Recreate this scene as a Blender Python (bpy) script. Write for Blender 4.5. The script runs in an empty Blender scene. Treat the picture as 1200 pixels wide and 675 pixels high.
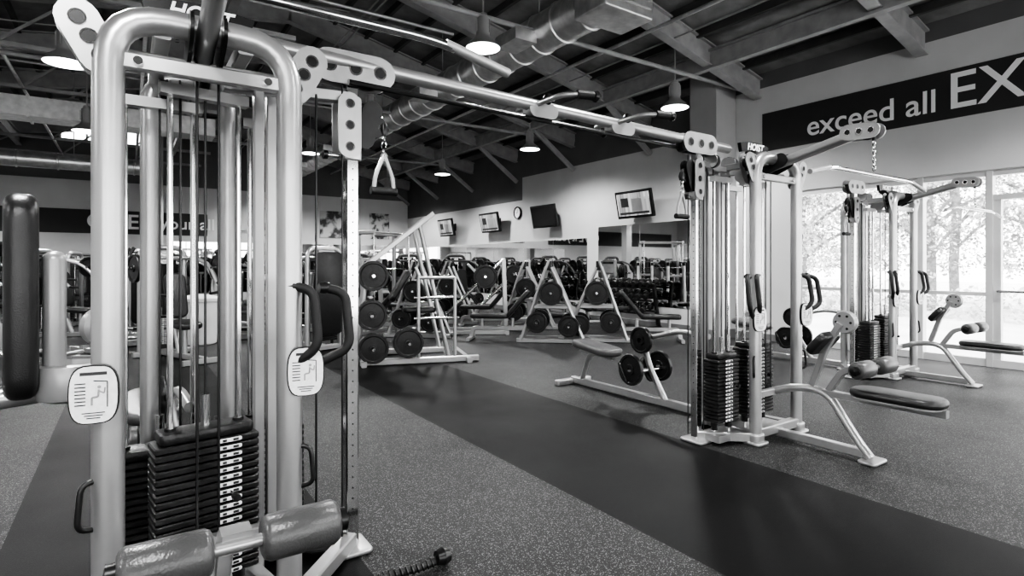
import bpy, math, random
from mathutils import Vector, Matrix, Quaternion
random.seed(7)
S = bpy.context.scene
V = Vector

# ---------------------------------------------------------------- materials
def mat(name, col, rough=.5, metal=0., emit=None, estr=1., bump=None, var=None, spec=.5, coat=0.):
    m = bpy.data.materials.new(name); m.use_nodes = True
    nt = m.node_tree; b = nt.nodes['Principled BSDF']
    b.inputs['Base Color'].default_value = (col, col, col, 1)
    b.inputs['Roughness'].default_value = rough
    b.inputs['Metallic'].default_value = metal
    b.inputs['Specular IOR Level'].default_value = spec
    if coat: b.inputs['Coat Weight'].default_value = coat; b.inputs['Coat Roughness'].default_value = .12
    if emit is not None:
        b.inputs['Emission Color'].default_value = (emit, emit, emit, 1)
        b.inputs['Emission Strength'].default_value = estr
    tc = nt.nodes.new('ShaderNodeTexCoord')
    if var:
        n = nt.nodes.new('ShaderNodeTexNoise'); n.inputs['Scale'].default_value = var[0]; n.inputs['Detail'].default_value = 6
        nt.links.new(tc.outputs['Object'], n.inputs['Vector'])
        r = nt.nodes.new('ShaderNodeValToRGB')
        r.color_ramp.elements[0].position = .3; r.color_ramp.elements[1].position = .7
        a = col*(1-var[1]); c = min(1, col*(1+var[1]))
        r.color_ramp.elements[0].color = (a, a, a, 1); r.color_ramp.elements[1].color = (c, c, c, 1)
        nt.links.new(n.outputs['Fac'], r.inputs['Fac']); nt.links.new(r.outputs['Color'], b.inputs['Base Color'])
    if bump:
        n2 = nt.nodes.new('ShaderNodeTexNoise'); n2.inputs['Scale'].default_value = bump[0]
        nt.links.new(tc.outputs['Object'], n2.inputs['Vector'])
        bp = nt.nodes.new('ShaderNodeBump'); bp.inputs['Strength'].default_value = bump[1]; bp.inputs['Distance'].default_value = .01
        nt.links.new(n2.outputs['Fac'], bp.inputs['Height']); nt.links.new(bp.outputs['Normal'], b.inputs['Normal'])
    return m

SILVER = mat('silver_paint', .44, .31, .74, var=(6, .05), coat=.15)
PLATE = mat('bracket_plate', .42, .34, .85, var=(12, .08))
CHROME = mat('chrome', .75, .10, 1.)
BLACK = mat('black_plastic', .010, .30, var=(20, .3))
IRON = mat('cast_iron', .015, .34, .1, var=(30, .4), bump=(120, .15))
VINYL = mat('vinyl_pad', .020, .33, bump=(160, .15), var=(8, .2))
VINYLG = mat('vinyl_grey', .065, .28, bump=(160, .15), var=(8, .15))
FOAM = mat('foam_grip', .010, .55, bump=(300, .3))
SHROUD = mat('grey_shroud', .34, .33, .4, var=(5, .06))
LABEL = mat('label_white', .8, .5, var=(60, .08))
TEXTW = mat('text_white', .9, .5)
DARKINK = mat('dark_ink', .03, .5)
WALL = mat('painted_wall', .58, .8, var=(1.5, .05), bump=(60, .08))
WALLD = mat('painted_wall_dark', .15, .85, var=(1.5, .1))
BANNER = mat('banner_paint', .04, .6, var=(3, .05))
ROOF = mat('roof_deck', .25, .85, var=(3, .25))
BEAM = mat('painted_beam', .34, .5, var=(5, .15))
BEAMD = mat('painted_steel_dark', .08, .6, var=(5, .15))
DUCT = mat('galvanised_duct', .68, .34, .8, var=(9, .15))
FRAME = mat('window_frame', .6, .4, .4, var=(4, .05))
COLUMNM = mat('column_paint', .42, .7, var=(2, .05))
WHITEP = mat('white_plastic', .7, .4, var=(4, .05))
LAMPIN = mat('lamp_reflector', .8, .3, emit=1., estr=7.)
LAMPOUT = mat('lamp_shell', .45, .35, .5)
CONC = mat('concrete', .65, .9, var=(.8, .12))
BARK = mat('bark', .26, .9, var=(8, .4))
LEAF = mat('foliage', .30, .8, var=(1.2, .5))
LEAF2 = mat('foliage_light', .65, .8, var=(1.2, .35))
MIRROR = mat('mirror_glass', .8, .02, 1.)

def glass_mat():
    m = bpy.data.materials.new('window_glass'); m.use_nodes = True
    nt = m.node_tree; nt.nodes.clear()
    o = nt.nodes.new('ShaderNodeOutputMaterial'); mx = nt.nodes.new('ShaderNodeMixShader')
    t = nt.nodes.new('ShaderNodeBsdfTransparent'); g = nt.nodes.new('ShaderNodeBsdfGlossy')
    g.inputs['Roughness'].default_value = .02; mx.inputs[0].default_value = .06
    nt.links.new(t.outputs[0], mx.inputs[1]); nt.links.new(g.outputs[0], mx.inputs[2]); nt.links.new(mx.outputs[0], o.inputs[0])
    return m
GLASS = glass_mat()

def floor_mat():
    m = bpy.data.materials.new('rubber_floor'); m.use_nodes = True
    nt = m.node_tree; b = nt.nodes['Principled BSDF']; N = nt.nodes.new; L = nt.links.new
    tc = N('ShaderNodeTexCoord')
    def math_(op, a, bb=None):
        n = N('ShaderNodeMath'); n.operation = op
        for i, x in enumerate((a, bb)):
            if x is None: continue
            if isinstance(x, (int, float)): n.inputs[i].default_value = x
            else: L(x, n.inputs[i])
        return n.outputs[0]
    sx = N('ShaderNodeSeparateXYZ'); L(tc.outputs['Object'], sx.inputs[0]); X = sx.outputs['X']
    def band(a, c): return math_('MULTIPLY', math_('GREATER_THAN', X, a), math_('LESS_THAN', X, c))
    dark = math_('ADD', band(-.50, .885), band(2.15, 3.53))
    def flecks(scale, thr):
        v = N('ShaderNodeTexVoronoi'); v.inputs['Scale'].default_value = scale
        L(tc.outputs['Object'], v.inputs['Vector'])
        s = N('ShaderNodeSeparateColor'); L(v.outputs['Color'], s.inputs[0])
        return math_('MULTIPLY', math_('GREATER_THAN', s.outputs[0], thr), math_('LESS_THAN', v.outputs['Distance'], .42))
    f1 = flecks(130, .80); f2 = flecks(230, .78)
    f = math_('MAXIMUM', f1, f2)
    amt = math_('SUBTRACT', 1, math_('MULTIPLY', dark, .97))
    ff = math_('MULTIPLY', f, amt)
    n = N('ShaderNodeTexNoise'); n.inputs['Scale'].default_value = 1.3; n.inputs['Detail'].default_value = 5; L(tc.outputs['Object'], n.inputs['Vector'])
    base = math_('MULTIPLY', math_('ADD', .6, math_('MULTIPLY', n.outputs['Fac'], .8)), math_('SUBTRACT', .015, math_('MULTIPLY', dark, .009)))
    col = math_('ADD', base, math_('MULTIPLY', ff, .14))
    cc = N('ShaderNodeCombineColor')
    for i in range(3): L(col, cc.inputs[i])
    L(cc.outputs[0], b.inputs['Base Color'])
    L(math_('ADD', .42, math_('MULTIPLY', n.outputs['Fac'], .2)), b.inputs['Roughness'])
    L(math_('SUBTRACT', .24, math_('MULTIPLY', dark, .11)), b.inputs['Specular IOR Level'])
    n2 = N('ShaderNodeTexNoise'); n2.inputs['Scale'].default_value = 220; L(tc.outputs['Object'], n2.inputs['Vector'])
    bp = N('ShaderNodeBump'); bp.inputs['Strength'].default_value = .25; bp.inputs['Distance'].default_value = .004
    L(n2.outputs['Fac'], bp.inputs['Height']); L(bp.outputs['Normal'], b.inputs['Normal'])
    return m
FLOOR = floor_mat()

def screen_mat():
    m = bpy.data.materials.new('tv_picture'); m.use_nodes = True
    nt = m.node_tree; b = nt.nodes['Principled BSDF']
    tc = nt.nodes.new('ShaderNodeTexCoord')
    br = nt.nodes.new('ShaderNodeTexBrick'); br.inputs['Scale'].default_value = 4
    br.inputs['Color1'].default_value = (.8, .8, .8, 1); br.inputs['Color2'].default_value = (.25, .25, .25, 1); br.inputs['Mortar'].default_value = (.5, .5, .5, 1)
    nt.links.new(tc.outputs['Object'], br.inputs['Vector'])
    b.inputs['Base Color'].default_value = (.02, .02, .02, 1)
    nt.links.new(br.outputs['Color'], b.inputs['Emission Color']); b.inputs['Emission Strength'].default_value = .7
    return m
SCREEN = screen_mat()
def poster_mat(seed):
    m = bpy.data.materials.new('poster_print'); m.use_nodes = True
    nt = m.node_tree; b = nt.nodes['Principled BSDF']
    tc = nt.nodes.new('ShaderNodeTexCoord'); n = nt.nodes.new('ShaderNodeTexNoise'); n.inputs['Scale'].default_value = 2.2+seed
    r = nt.nodes.new('ShaderNodeValToRGB'); r.color_ramp.elements[0].position = .42; r.color_ramp.elements[1].position = .58
    r.color_ramp.elements[0].color = (.04,)*3+(1,); r.color_ramp.elements[1].color = (.5,)*3+(1,)
    nt.links.new(tc.outputs['Object'], n.inputs['Vector']); nt.links.new(n.outputs['Fac'], r.inputs['Fac']); nt.links.new(r.outputs['Color'], b.inputs['Base Color'])
    return m

# ---------------------------------------------------------------- mesh builder
class MB:
    def __init__(s): s.v = []; s.f = []; s.m = []; s.mats = []; s.M = Matrix.Identity(4)
    def add(s, vs, fs, mt):
        if mt not in s.mats: s.mats.append(mt)
        k = s.mats.index(mt); o = len(s.v)
        s.v += [tuple(s.M @ V(p)) for p in vs]
        for f in fs: s.f.append(tuple(i+o for i in f)); s.m.append(k)
    def box(s, c, sz, mt, rot=None):
        hx, hy, hz = [a/2 for a in sz]; R = rot or Matrix.Identity(3); c = V(c)
        vs = [c+R @ V((x*hx, y*hy, z*hz)) for z in (-1, 1) for y in (-1, 1) for x in (-1, 1)]
        s.add(vs, [(0, 2, 3, 1), (4, 5, 7, 6), (0, 1, 5, 4), (2, 6, 7, 3), (0, 4, 6, 2), (1, 3, 7, 5)], mt)
    def pad(s, c, sz, mt, rot=None, cr=.05, er=.02, ns=5, ne=4):
        """rounded cushion / rounded block: outline in xy, thickness z"""
        lx, ly, lz = [a/2 for a in sz]; R = rot or Matrix.Identity(3); c = V(c)
        cr = min(cr, lx*.98, ly*.98); er = min(er, lz*.98, cr*.95)
        rings = []
        prof = [(er*(1-math.sin(a)), -lz+er*(1-math.cos(a))) for a in [math.pi/2*i/ne for i in range(ne+1)]]
        prof = prof+[(i, -z) for i, z in reversed(prof)]
        for ins, z in prof:
            ring = []
            for qx, qy, a0 in ((1, 1, 0), (-1, 1, 90), (-1, -1, 180), (1, -1, 270)):
                for k in range(ns+1):
                    a = math.radians(a0+90*k/ns)
                    ring.append(c+R @ V((qx*(lx-cr)+(cr-ins)*math.cos(a), qy*(ly-cr)+(cr-ins)*math.sin(a), z)))
            rings.append(ring)
        n = len(rings[0]); vs = [p for r in rings for p in r]; fs = []
        for j in range(len(rings)-1):
            for i in range(n):
                fs.append((j*n+i, j*n+(i+1) % n, (j+1)*n+(i+1) % n, (j+1)*n+i))
        fs.append(tuple(reversed(range(n)))); fs.append(tuple((len(rings)-1)*n+i for i in range(n)))
        s.add(vs, fs, mt)
    def tube(s, pts, r, mt, ry=None, fillet=.06, seg=12, ref=None, sq=False):
        pts = [V(p) for p in pts]; ry = ry or r
        P = [pts[0]]
        for i in range(1, len(pts)-1):
            a, b, c = pts[i-1], pts[i], pts[i+1]
            d1 = (a-b); d2 = (c-b); l = min(fillet, d1.length*.48, d2.length*.48)
            p1 = b+d1.normalized()*l; p2 = b+d2.normalized()*l
            if fillet <= 0: P.append(b); continue
            for k in range(7):
                t = k/6; P.append(p1*(1-t)**2+b*2*t*(1-t)+p2*t*t)
        P.append(pts[-1])
        T = []
        for i in range(len(P)):
            a = P[max(i-1, 0)]; b = P[min(i+1, len(P)-1)]; T.append((b-a).normalized())
        ref = V(ref) if ref else (V((1, 0, 0)) if abs(T[0].x) < .9 else V((0, 1, 0)))
        u = (ref-T[0]*ref.dot(T[0])).normalized(); vs = []
        if sq: prof = [(1, .8), (.8, 1), (-.8, 1), (-1, .8), (-1, -.8), (-.8, -1), (.8, -1), (1, -.8)]
        else: prof = [(math.cos(2*math.pi*k/seg), math.sin(2*math.pi*k/seg)) for k in range(seg)]
        n = len(prof)
        for i, p in enumerate(P):
            if i: u = T[i-1].rotation_difference(T[i]) @ u
            w = T[i].cross(u).normalized()
            vs += [p+u*(r*x)+w*(ry*y) for x, y in prof]
        fs = []
        for j in range(len(P)-1):
            for i in range(n): fs.append((j*n+i, j*n+(i+1) % n, (j+1)*n+(i+1) % n, (j+1)*n+i))
        fs.append(tuple(reversed(range(n)))); fs.append(tuple((len(P)-1)*n+i for i in range(n)))
        s.add(vs, fs, mt)
    def cyl(s, a, b, r, mt, seg=12): s.tube([a, b], r, mt, seg=seg)
    def lathe(s, prof, org, axis, mt, seg=20):
        q = V(axis).to_track_quat('Z', 'Y'); org = V(org); vs = []; n = len(prof)
        for k in range(seg):
            a = 2*math.pi*k/seg
            for r, z in prof: vs.append(org+q @ V((r*math.cos(a), r*math.sin(a), z)))
        fs = []
        for k in range(seg):
            k2 = (k+1) % seg
            for j in range(n-1): fs.append((k*n+j, k2*n+j, k2*n+j+1, k*n+j+1))
        s.add(vs, fs, mt)
    def roller(s, a, b, r, mt):
        a = V(a); b = V(b); L = (b-a).length; e = .018
        s.lathe([(0, 0), (r-e, 0), (r-.4*e, .3*e), (r, e), (r, L-e), (r-.4*e, L-.3*e), (r-e, L), (0, L)], a, b-a, mt, 24)
    def disc(s, c, ax, r, mt, t=.035):
        """olympic plate with hub, recess and rim"""
        s.lathe([(.025, -t*.6), (.05, -t*.6), (.055, -t*.3), (r*.78, -t*.25), (r*.84, -t*.5), (r-.005, -t*.5), (r, -t*.35), (r, t*.35), (r-.005, t*.5), (r*.84, t*.5),
                 (r*.78, t*.25), (.055, t*.3), (.05, t*.6), (.025, t*.6), (.025, -t*.6)], c, ax, mt, 26)
    def ext(s, pts, c, R, t, mt):
        """extruded 2d outline, normal = R z"""
        n = len(pts); c = V(c); vs = [c+R @ V((x, y, z)) for z in (-t/2, t/2) for x, y in pts]
        fs = [tuple(reversed(range(n))), tuple(range(n, 2*n))]+[(i, (i+1) % n, n+(i+1) % n, n+i) for i in range(n)]
        s.add(vs, fs, mt)
    def stadium(s, a, b, r, nrm, t, mt, holes=True):
        """rounded bracket plate from a to b with bolt bosses"""
        a = V(a); b = V(b); nrm = V(nrm).normalized(); x = (b-a).normalized(); x = (x-nrm*x.dot(nrm)).normalized(); y = nrm.cross(x)
        R = Matrix((x, y, nrm)).transposed(); L = (b-a).length/2; pts = []
        for k in range(9): th = -math.pi/2+math.pi*k/8; pts.append((L+r*math.cos(th), r*math.sin(th)))
        for k in range(9): th = math.pi/2+math.pi*k/8; pts.append((-L+r*math.cos(th), r*math.sin(th)))
        c = (a+b)/2; s.ext(pts, c, R, t, mt)
        if holes:
            for f in (-1, 0, 1):
                q = c+x*(L*f); s.lathe([(0, -t/2-.003), (r*.32, -t/2-.003), (r*.32, t/2+.003), (0, t/2+.003)], q, nrm, BLACK, 14)
                s.lathe([(r*.32, -t/2-.004), (r*.42, -t/2-.004), (r*.42, t/2+.004), (r*.32, t/2+.004)], q, nrm, CHROME, 14)
    def torus(s, c, R3, a, b, r, mt, seg=12, sg=6):
        vs = []; c = V(c)
        for i in range(seg):
            th = 2*math.pi*i/seg; ct, st = math.cos(th), math.sin(th)
            for j in range(sg):
                ph = 2*math.pi*j/sg; k = r*math.cos(ph)
                vs.append(c+R3 @ V(((a+k)*ct, (b+k)*st, r*math.sin(ph))))
        fs = [(i*sg+j, ((i+1) % seg)*sg+j, ((i+1) % seg)*sg+(j+1) % sg, i*sg+(j+1) % sg) for i in range(seg) for j in range(sg)]
        s.add(vs, fs, mt)
    def chain(s, top, bot, mt, w=.011):
        top = V(top); bot = V(bot); n = max(2, int((top-bot).length/.028))
        for i in range(n):
            c = top.lerp(bot, (i+.5)/n)
            R = Matrix.Rotation(math.pi/2, 3, 'X') if i % 2 else Matrix.Rotation(math.pi/2, 3, 'Z') @ Matrix.Rotation(math.pi/2, 3, 'X')
            s.torus(c, R, w*.8, .02, .004, mt, 8, 5)
    def build(s, name, loc=(0, 0, 0), rz=0., angle=35):
        me = bpy.data.meshes.new(name); me.from_pydata(s.v, [], s.f)
        for mt in s.mats: me.materials.append(mt)
        me.polygons.foreach_set('material_index', s.m)
        me.polygons.foreach_set('use_smooth', [True]*len(s.f)); me.update()
        me.set_sharp_from_angle(angle=math.radians(angle))
        return put(name, me, loc, rz)
def put(name, me, loc, rz=0.):
    o = bpy.data.objects.new(name, me); S.collection.objects.link(o); o.location = loc; o.rotation_euler[2] = rz; return o
def text(name, body, size, M, mt, parent=None, shear=0., ext=.003, align='CENTER', bold=0.):
    cu = bpy.data.curves.new(name, 'FONT'); cu.body = body; cu.size = size; cu.extrude = ext; cu.shear = shear
    cu.align_x = align; cu.align_y = 'CENTER'; cu.offset = bold
    o = bpy.data.objects.new(name, cu); S.collection.objects.link(o); cu.materials.append(mt)
    o.matrix_world = M
    if parent:
        o.parent = parent; o.matrix_parent_inverse = parent.matrix_basis.inverted()
    return o
RX = lambda a: Matrix.Rotation(math.radians(a), 3, 'X')
RY = lambda a: Matrix.Rotation(math.radians(a), 3, 'Y')
RZ = lambda a: Matrix.Rotation(math.radians(a), 3, 'Z')

# ---------------------------------------------------------------- room
XR, YE, XL, YB = 9.4, 21.5, -7.0, -6.0
RIDX, RIDZ, EAR, EAL = 2.5, 6.3, 4.75, 4.9
def roofz(x): return RIDZ+(EAR-RIDZ)*(x-RIDX)/(XR-RIDX) if x > RIDX else RIDZ+(EAL-RIDZ)*(RIDX-x)/(RIDX-XL)

m = MB(); m.box(((XL+XR)/2, (YB+YE)/2, -.05), (XR-XL+.4, YE-YB+.4, .1), FLOOR); m.build('floor')
def span(m, x0, x1, y0, y1, z0, z1, mt): m.box(((x0+x1)/2, (y0+y1)/2, (z0+z1)/2), (x1-x0, y1-y0, z1-z0), mt)
# right wall
m = MB()
span(m, XR, XR+.2, YB, 5.4, 2.6, 4.5, WALL)
span(m, XR, XR+.2, 5.4, 7.2, 0, 4.5, WALL)
span(m, XR, XR+.2, 7.2, 13.4, 0, 3.85, WALL)
span(m, XR, XR+.2, 13.4, YE, 0, 3.2, WALL)
span(m, XR, XR+.2, YB, 7.2, 4.5, 5.0, WALLD)
span(m, XR, XR+.2, 7.2, 13.4, 3.85, 5.0, WALLD)
span(m, XR, XR+.2, 13.4, YE, 3.2, 5.0, WALLD)
m.build('wall_right')
# end wall with clerestory
m = MB()
span(m, XL, XR, YE, YE+.2, 0, 3.9, WALL)
span(m, XL, XR, YE, YE+.2, 3.9, 5.1, WALLD)
span(m, XL, -1.7, YE, YE+.2, 5.1, 6.5, WALLD); span(m, .9, XR, YE, YE+.2, 5.1, 6.5, WALLD)
span(m, -1.7, .9, YE, YE+.2, 5.55, 6.5, WALLD)
m.build('wall_end')
m = MB(); span(m, XL-.2, XL, YB, YE, 0, 5.2, WALL); m.build('wall_left')
m = MB()
span(m, XL, XR, YB-.2, YB, 0, .3, WALL); span(m, XL, XR, YB-.2, YB, 3.3, 6.5, WALL)
for x0, x1 in ((XL, -6), (-2.2, -1.8), (2, 2.4), (6, 6.4), (9, XR)): span(m, x0, x1, YB-.2, YB, .3, 3.3, WALL)
m.build('wall_front')
# roof
m = MB()
m.add([(RIDX, YB-.2, RIDZ), (XR+.3, YB-.2, EAR-.05), (XR+.3, YE+.2, EAR-.05), (RIDX, YE+.2, RIDZ), (XL-.3, YB-.2, EAL-.05), (XL-.3, YE+.2, EAL-.05)]
      + [(RIDX, YB-.2, RIDZ+.1), (XR+.3, YB-.2, EAR+.05), (XR+.3, YE+.2, EAR+.05), (RIDX, YE+.2, RIDZ+.1), (XL-.3, YB-.2, EAL+.05), (XL-.3, YE+.2, EAL+.05)],
      [(0, 3, 2, 1), (0, 4, 5, 3), (6, 7, 8, 9), (6, 9, 11, 10), (1, 2, 8, 7), (4, 10, 11, 5)], ROOF)
m.build('ceiling')
# rafters, purlins, knee braces
m = MB()
ys = [-4.2+2.55*i for i in range(11)]
for y in ys:
    for x0, x1 in ((RIDX, XR), (XL, RIDX)):
        a = V((x0, y, roofz(x0)-.26)); b = V((x1, y, roofz(x1)-.26))
        d = (b-a).normalized(); R = Matrix((d, V((0, 1, 0)), d.cross(V((0, 1, 0))))).transposed()
        L = (b-a).length
        m.box((a+b)/2, (L, .05, .34), BEAM, R)
        for s_ in (-1, 1): m.box((a+b)/2+R @ V((0, 0, .17*s_)), (L, .16, .025), BEAM, R)
    if y > 7: m.tube([(XR-.02, y, 3.75), (XR-1.3, y, roofz(XR-1.3)-.4)], .05, BEAM, sq=True)
    # hanging struts and lower chords of the trusses
    if y > 5:
        for x in (-5.2, -3.4, -1.6, .2): m.tube([(x, y, 4.62), (x+.9, y, roofz(x+.9)-.4)], .02, BEAM, sq=True)
        m.tube([(XL, y, 4.6), (2.0, y, 4.6)], .035, BEAM, sq=True)
m.build('roof_rafters')
m = MB()
x = XL+.4
while x < XR-.2:
    m.box((x, (YB+YE)/2, roofz(x)-.06), (.06, YE-YB, .12), BEAMD); x += .62
m.build('roof_purlins')
m = MB()
for x, z in ((8.0, 4.6), (1.2, 4.9), (-2.6, 4.8)):
    span(m, x-.06, x+.06, YB, YE, z-.02, z+.02, BEAM); span(m, x-.015, x+.015, YB, YE, z, z+.28, BEAM); span(m, x-.06, x+.06, YB, YE, z+.26, z+.3, BEAM)
for y in ys[2::2]:
    m.tube([(XL, y+.3, 4.55), (XR, y+.3, 4.55)], .035, BEAM)
m.build('steel_tie_beams')
m = MB()
for x, z in ((6.3, 4.75), (.2, 4.5), (-1.6, 4.6)): m.tube([(x, YB+.02, z), (x, YE-.02, z)], .028, DUCT)
for y in (7.3, 12.2, 17.): m.tube([(-4.0, y, 4.68), (3.9, y, 4.68)], .022, DUCT)
m.build('sprinkler_pipes')
m = MB()
for x, z in ((3.1, 5.3), (3.2, 5.3), (7.1, 4.9), (-3.9, 4.5)): m.tube([(x, YB+.05, z), (x, YE-.05, z)], .014, BEAM, seg=8)
for y in (8.9, 11.3, 13.9): m.tube([(-5, y, 4.75), (2.9, y, 5.35)], .012, BEAM, seg=8)
m.build('electrical_conduits')
# spiral duct
def duct(a, b, r, band=.6):
    m = MB(); a = V(a); b = V(b); L = (b-a).length; prof = [(r, 0)]; z = 0
    while z < L-.05:
        prof += [(r, z), (r+.018, z+.01), (r+.018, z+.035), (r, z+.045)]; z += band
    prof.append((r, L)); prof.append((0, L)); prof.insert(0, (0, 0))
    m.lathe(prof, a, b-a, DUCT, 28)
    return m
m = duct((4.85, 4.9, 4.6), (4.85, 20, 4.6), .27, .5)
m.pad((4.85, 5.0, 4.62), (.8, .55, .66), DUCT, cr=.04, er=.02)
for k in range(5): m.box((4.85, 4.715, 4.4+.1*k), (.66, .02, .02), BEAM, RX(25))
for y in (6.5, 9.5, 12.5, 15.5, 18.5):
    m.box((4.45, y, 4.45), (.35, .5, .16), DUCT); m.cyl((4.85, y, 4.85), (4.85, y, roofz(4.85)-.1), .008, BEAM)
m.build('spiral_air_duct')
m = duct((-6.9, 16, 3.62), (.6, 16, 3.62), .17, .7); m.cyl((-1, 16, 3.75), (-1, 16, 5.6), .01, BEAM); m.cyl((-3, 16, 3.75), (-3, 16, 5.3), .01, BEAM)
m.build('spiral_air_duct')
m = MB(); span(m, -6.9, 1.5, 13.2, 13.8, 4.0, 4.35, DUCT)
for k in range(8): span(m, -6.5+k*1.0, -6.46+k*1.0, 13.17, 13.83, 3.97, 4.38, DUCT)
m.build('rectangular_air_duct')
# columns
m = MB(); m.box((9.1, 6.75, 2.45), (.58, .58, 4.9), COLUMNM); m.box((9.1, 6.75, .08), (.62, .62, .16), WALLD); m.build('structural_column')
m = MB(); m.box((.63, 17.9, 2.85), (.3, .3, 5.7), COLUMNM); m.box((.63, 17.9, .08), (.34, .34, .16), WALLD); m.build('structural_column')
# trims
m = MB(); span(m, XR-.02, XR, 5.4, YE, 0, .12, WALLD); m.build('baseboard_right')
m = MB(); span(m, XL, XR, YE-.02, YE, 0, .12, WALLD); m.build('baseboard_end')

# windows on right
mull = [5.36, 4.5, 3.53, 2.74, 1.8, .6, -.6, -1.8, -3.0, -4.2, -5.4, YB+.05]
for i in range(len(mull)-1):
    y1, y0 = mull[i], mull[i+1]; m = MB(); door = (i == 3)
    w = .07
    span(m, XR+.02, XR+.14, y1-w, y1-.002, 0, 2.6, FRAME); span(m, XR+.04, XR+.14, y0, y0+.01, 0, 2.6, FRAME)
    span(m, XR+.04, XR+.14, y0, y1-.002, 2.52, 2.6, FRAME); span(m, XR+.04, XR+.14, y0, y1-.002, 0, .1, FRAME)
    if door:
        span(m, XR+.04, XR+.14, y0, y1-.01, 2.2, 2.27, FRAME); span(m, XR+.05, XR+.13, y0+.02, y0+.1, .1, 2.2, FRAME); span(m, XR+.05, XR+.13, y1-.15, y1-.07, .1, 2.2, FRAME)
        m.tube([(XR-.03, y0+.1, 1.0), (XR-.03, y1-.13, 1.0)], .018, CHROME)
        for yy in (y0+.12, y1-.15): m.cyl((XR-.03, yy, 1.0), (XR+.06, yy, 1.0), .012, CHROME)
    else: span(m, XR+.06, XR+.12, y0, y1-.002, .93, .98, FRAME)
    span(m, XR+.085, XR+.09, y0+.01, y1-.05, .1, 2.52, GLASS)
    m.build('door_1' if door else 'window_%d' % (i+1))
m = MB()
for x0, x1 in ((-6, -2.2), (-1.8, 2), (2.4, 6), (6.4, 9)):
    span(m, x0, x1, YB-.12, YB-.08, .3, .36, FRAME); span(m, x0, x1, YB-.12, YB-.08, 3.24, 3.3, FRAME)
    for k in range(4): xx = x0+(x1-x0-.05)*k/3; span(m, xx, xx+.05, YB-.12, YB-.08, .3, 3.3, FRAME)
    span(m, x0, x1, YB-.102, YB-.098, .3, 3.3, GLASS)
m.build('window_20')
m = MB()
for k in range(5): xx = -1.7+2.55*k/4; span(m, xx, xx+.06, YE+.02, YE+.1, 5.1, 5.55, FRAME)
span(m, -1.7, .9, YE+.05, YE+.06, 5.1, 5.55, GLASS); m.build('window_21')

# banners
Mr = Matrix(((0, 0, -1, 0), (-1, 0, 0, 0), (0, 1, 0, 0), (0, 0, 0, 1)))   # text facing -X, reading toward -Y
m = MB(); span(m, XR-.02, XR, -1.2, 5.92, 3.36, 4.03, BANNER); b1 = m.build('wall_banner')
def txtR(body, size, y, z, bold=0., align='LEFT'):
    M = Mr.copy(); M.translation = V((XR-.025, y, z)); return text('lettering', body, size, M, TEXTW, b1, ext=.004, align=align, bold=bold)
txtR('exceed all', .46, 5.12, 3.63, .004); txtR('EXPECTATIONS', .70, 3.16, 3.70, .004)
m = MB(); span(m, -6.5, 2.2, YE-.02, YE, 2.3, 3.02, BANNER); b2 = m.build('wall_banner')
Me = Matrix(((1, 0, 0, 0), (0, 0, -1, 0), (0, 1, 0, 0), (0, 0, 0, 1)))
for body, size, x, bold in (('GIVE', .64, -1.05, .01), ('it your all', .52, .42, .008)):
    M = Me.copy(); M.translation = V((x, YE-.025, 2.66)); text('lettering', body, size, M, TEXTW, b2, align='LEFT', bold=bold)

# mirrors
def mirror(name, fn):
    m = MB(); fn(m); m.build(name)
def mr(m):
    y = 7.5
    while y < 10.1: span(m, XR-.012, XR-.002, y+.005, min(y+1.35, 10.2), .45, 2.25, MIRROR); y += 1.36
mirror('wall_mirror', mr)
def mr2(m):
    y = 10.6
    while y < 21: span(m, XR-.012, XR-.002, y+.005, min(y+1.35, 21.3), .45, 2.0, MIRROR); y += 1.36
mirror('wall_mirror', mr2)
def mr3(m):
    x = 1.2
    while x < 9.2: span(m, x+.005, min(x+1.35, 9.3), YE-.012, YE-.002, .4, 2.1, MIRROR); x += 1.36
mirror('wall_mirror', mr3)
# TVs
MIRD = mat('tv_dark', .03, .1)
def tv(y, z, w=1.02, on=True):
    m = MB(); h = w*.57; R = RY(-12)
    m.pad((0, 0, 0), (w, h, .06), BLACK, R @ Matrix(((0, 0, 1), (1, 0, 0), (0, 1, 0))), cr=.02, er=.01)
    c = R @ V((-.033, 0, 0))
    m.box(c, (.006, w-.10, h-.10), MIRD, R)
    if on:   # picture made of blocks: header bar, presenter panel, ticker
        g = lambda y_, z_, a, b_, mt: m.box(R @ V((-.038, y_, z_)), (.004, a, b_), mt, R)
        g(0, .0, w-.11, h-.11, SCREEN)
        m.box(R @ V((-.041, -.1, -.02)), (.003, .3, .28), SHROUD, R); m.box(R @ V((-.041, 0, -.19)), (.003, w-.2, .05), DARKINK, R); m.box(R @ V((-.041, .25, .05)), (.003, .22, .2), DARKINK, R)
    m.tube([(.02, 0, 0), (.3, 0, 0.02)], .03, BLACK); m.box((.3, 0, .02), (.03, .25, .25), BLACK)
    m.build('wall_television', (XR-.32, y, z))
tv(8.72, 2.66, 1.05, True); tv(11.95, 2.62, 1.05, False); tv(14.65, 2.62, 1.05, True); tv(17.5, 2.62, 1.05, True)
m = MB(); m.lathe([(0, 0), (.17, 0), (.18, .02), (.18, .05), (.15, .05), (.15, .03)], (0, 0, 0), (-1, 0, 0), BLACK, 24); m.lathe([(0, .031), (.15, .031)], (0, 0, 0), (-1, 0, 0), LABEL, 24)
m.box((-.035, .0, .05), (.004, .012, .1), BLACK); m.box((-.035, .035, 0), (.004, .07, .01), BLACK); m.build('wall_clock', (XR-.002, 13.6, 2.85))
for i, (x, w) in enumerate(((3.6, 1.0), (5.9, .9), (7.8, .8))):
    m = MB(); span(m, x, x+w, YE-.03, YE, 2.35, 3.35, poster_mat(i)); m.build('wall_poster')

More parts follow.
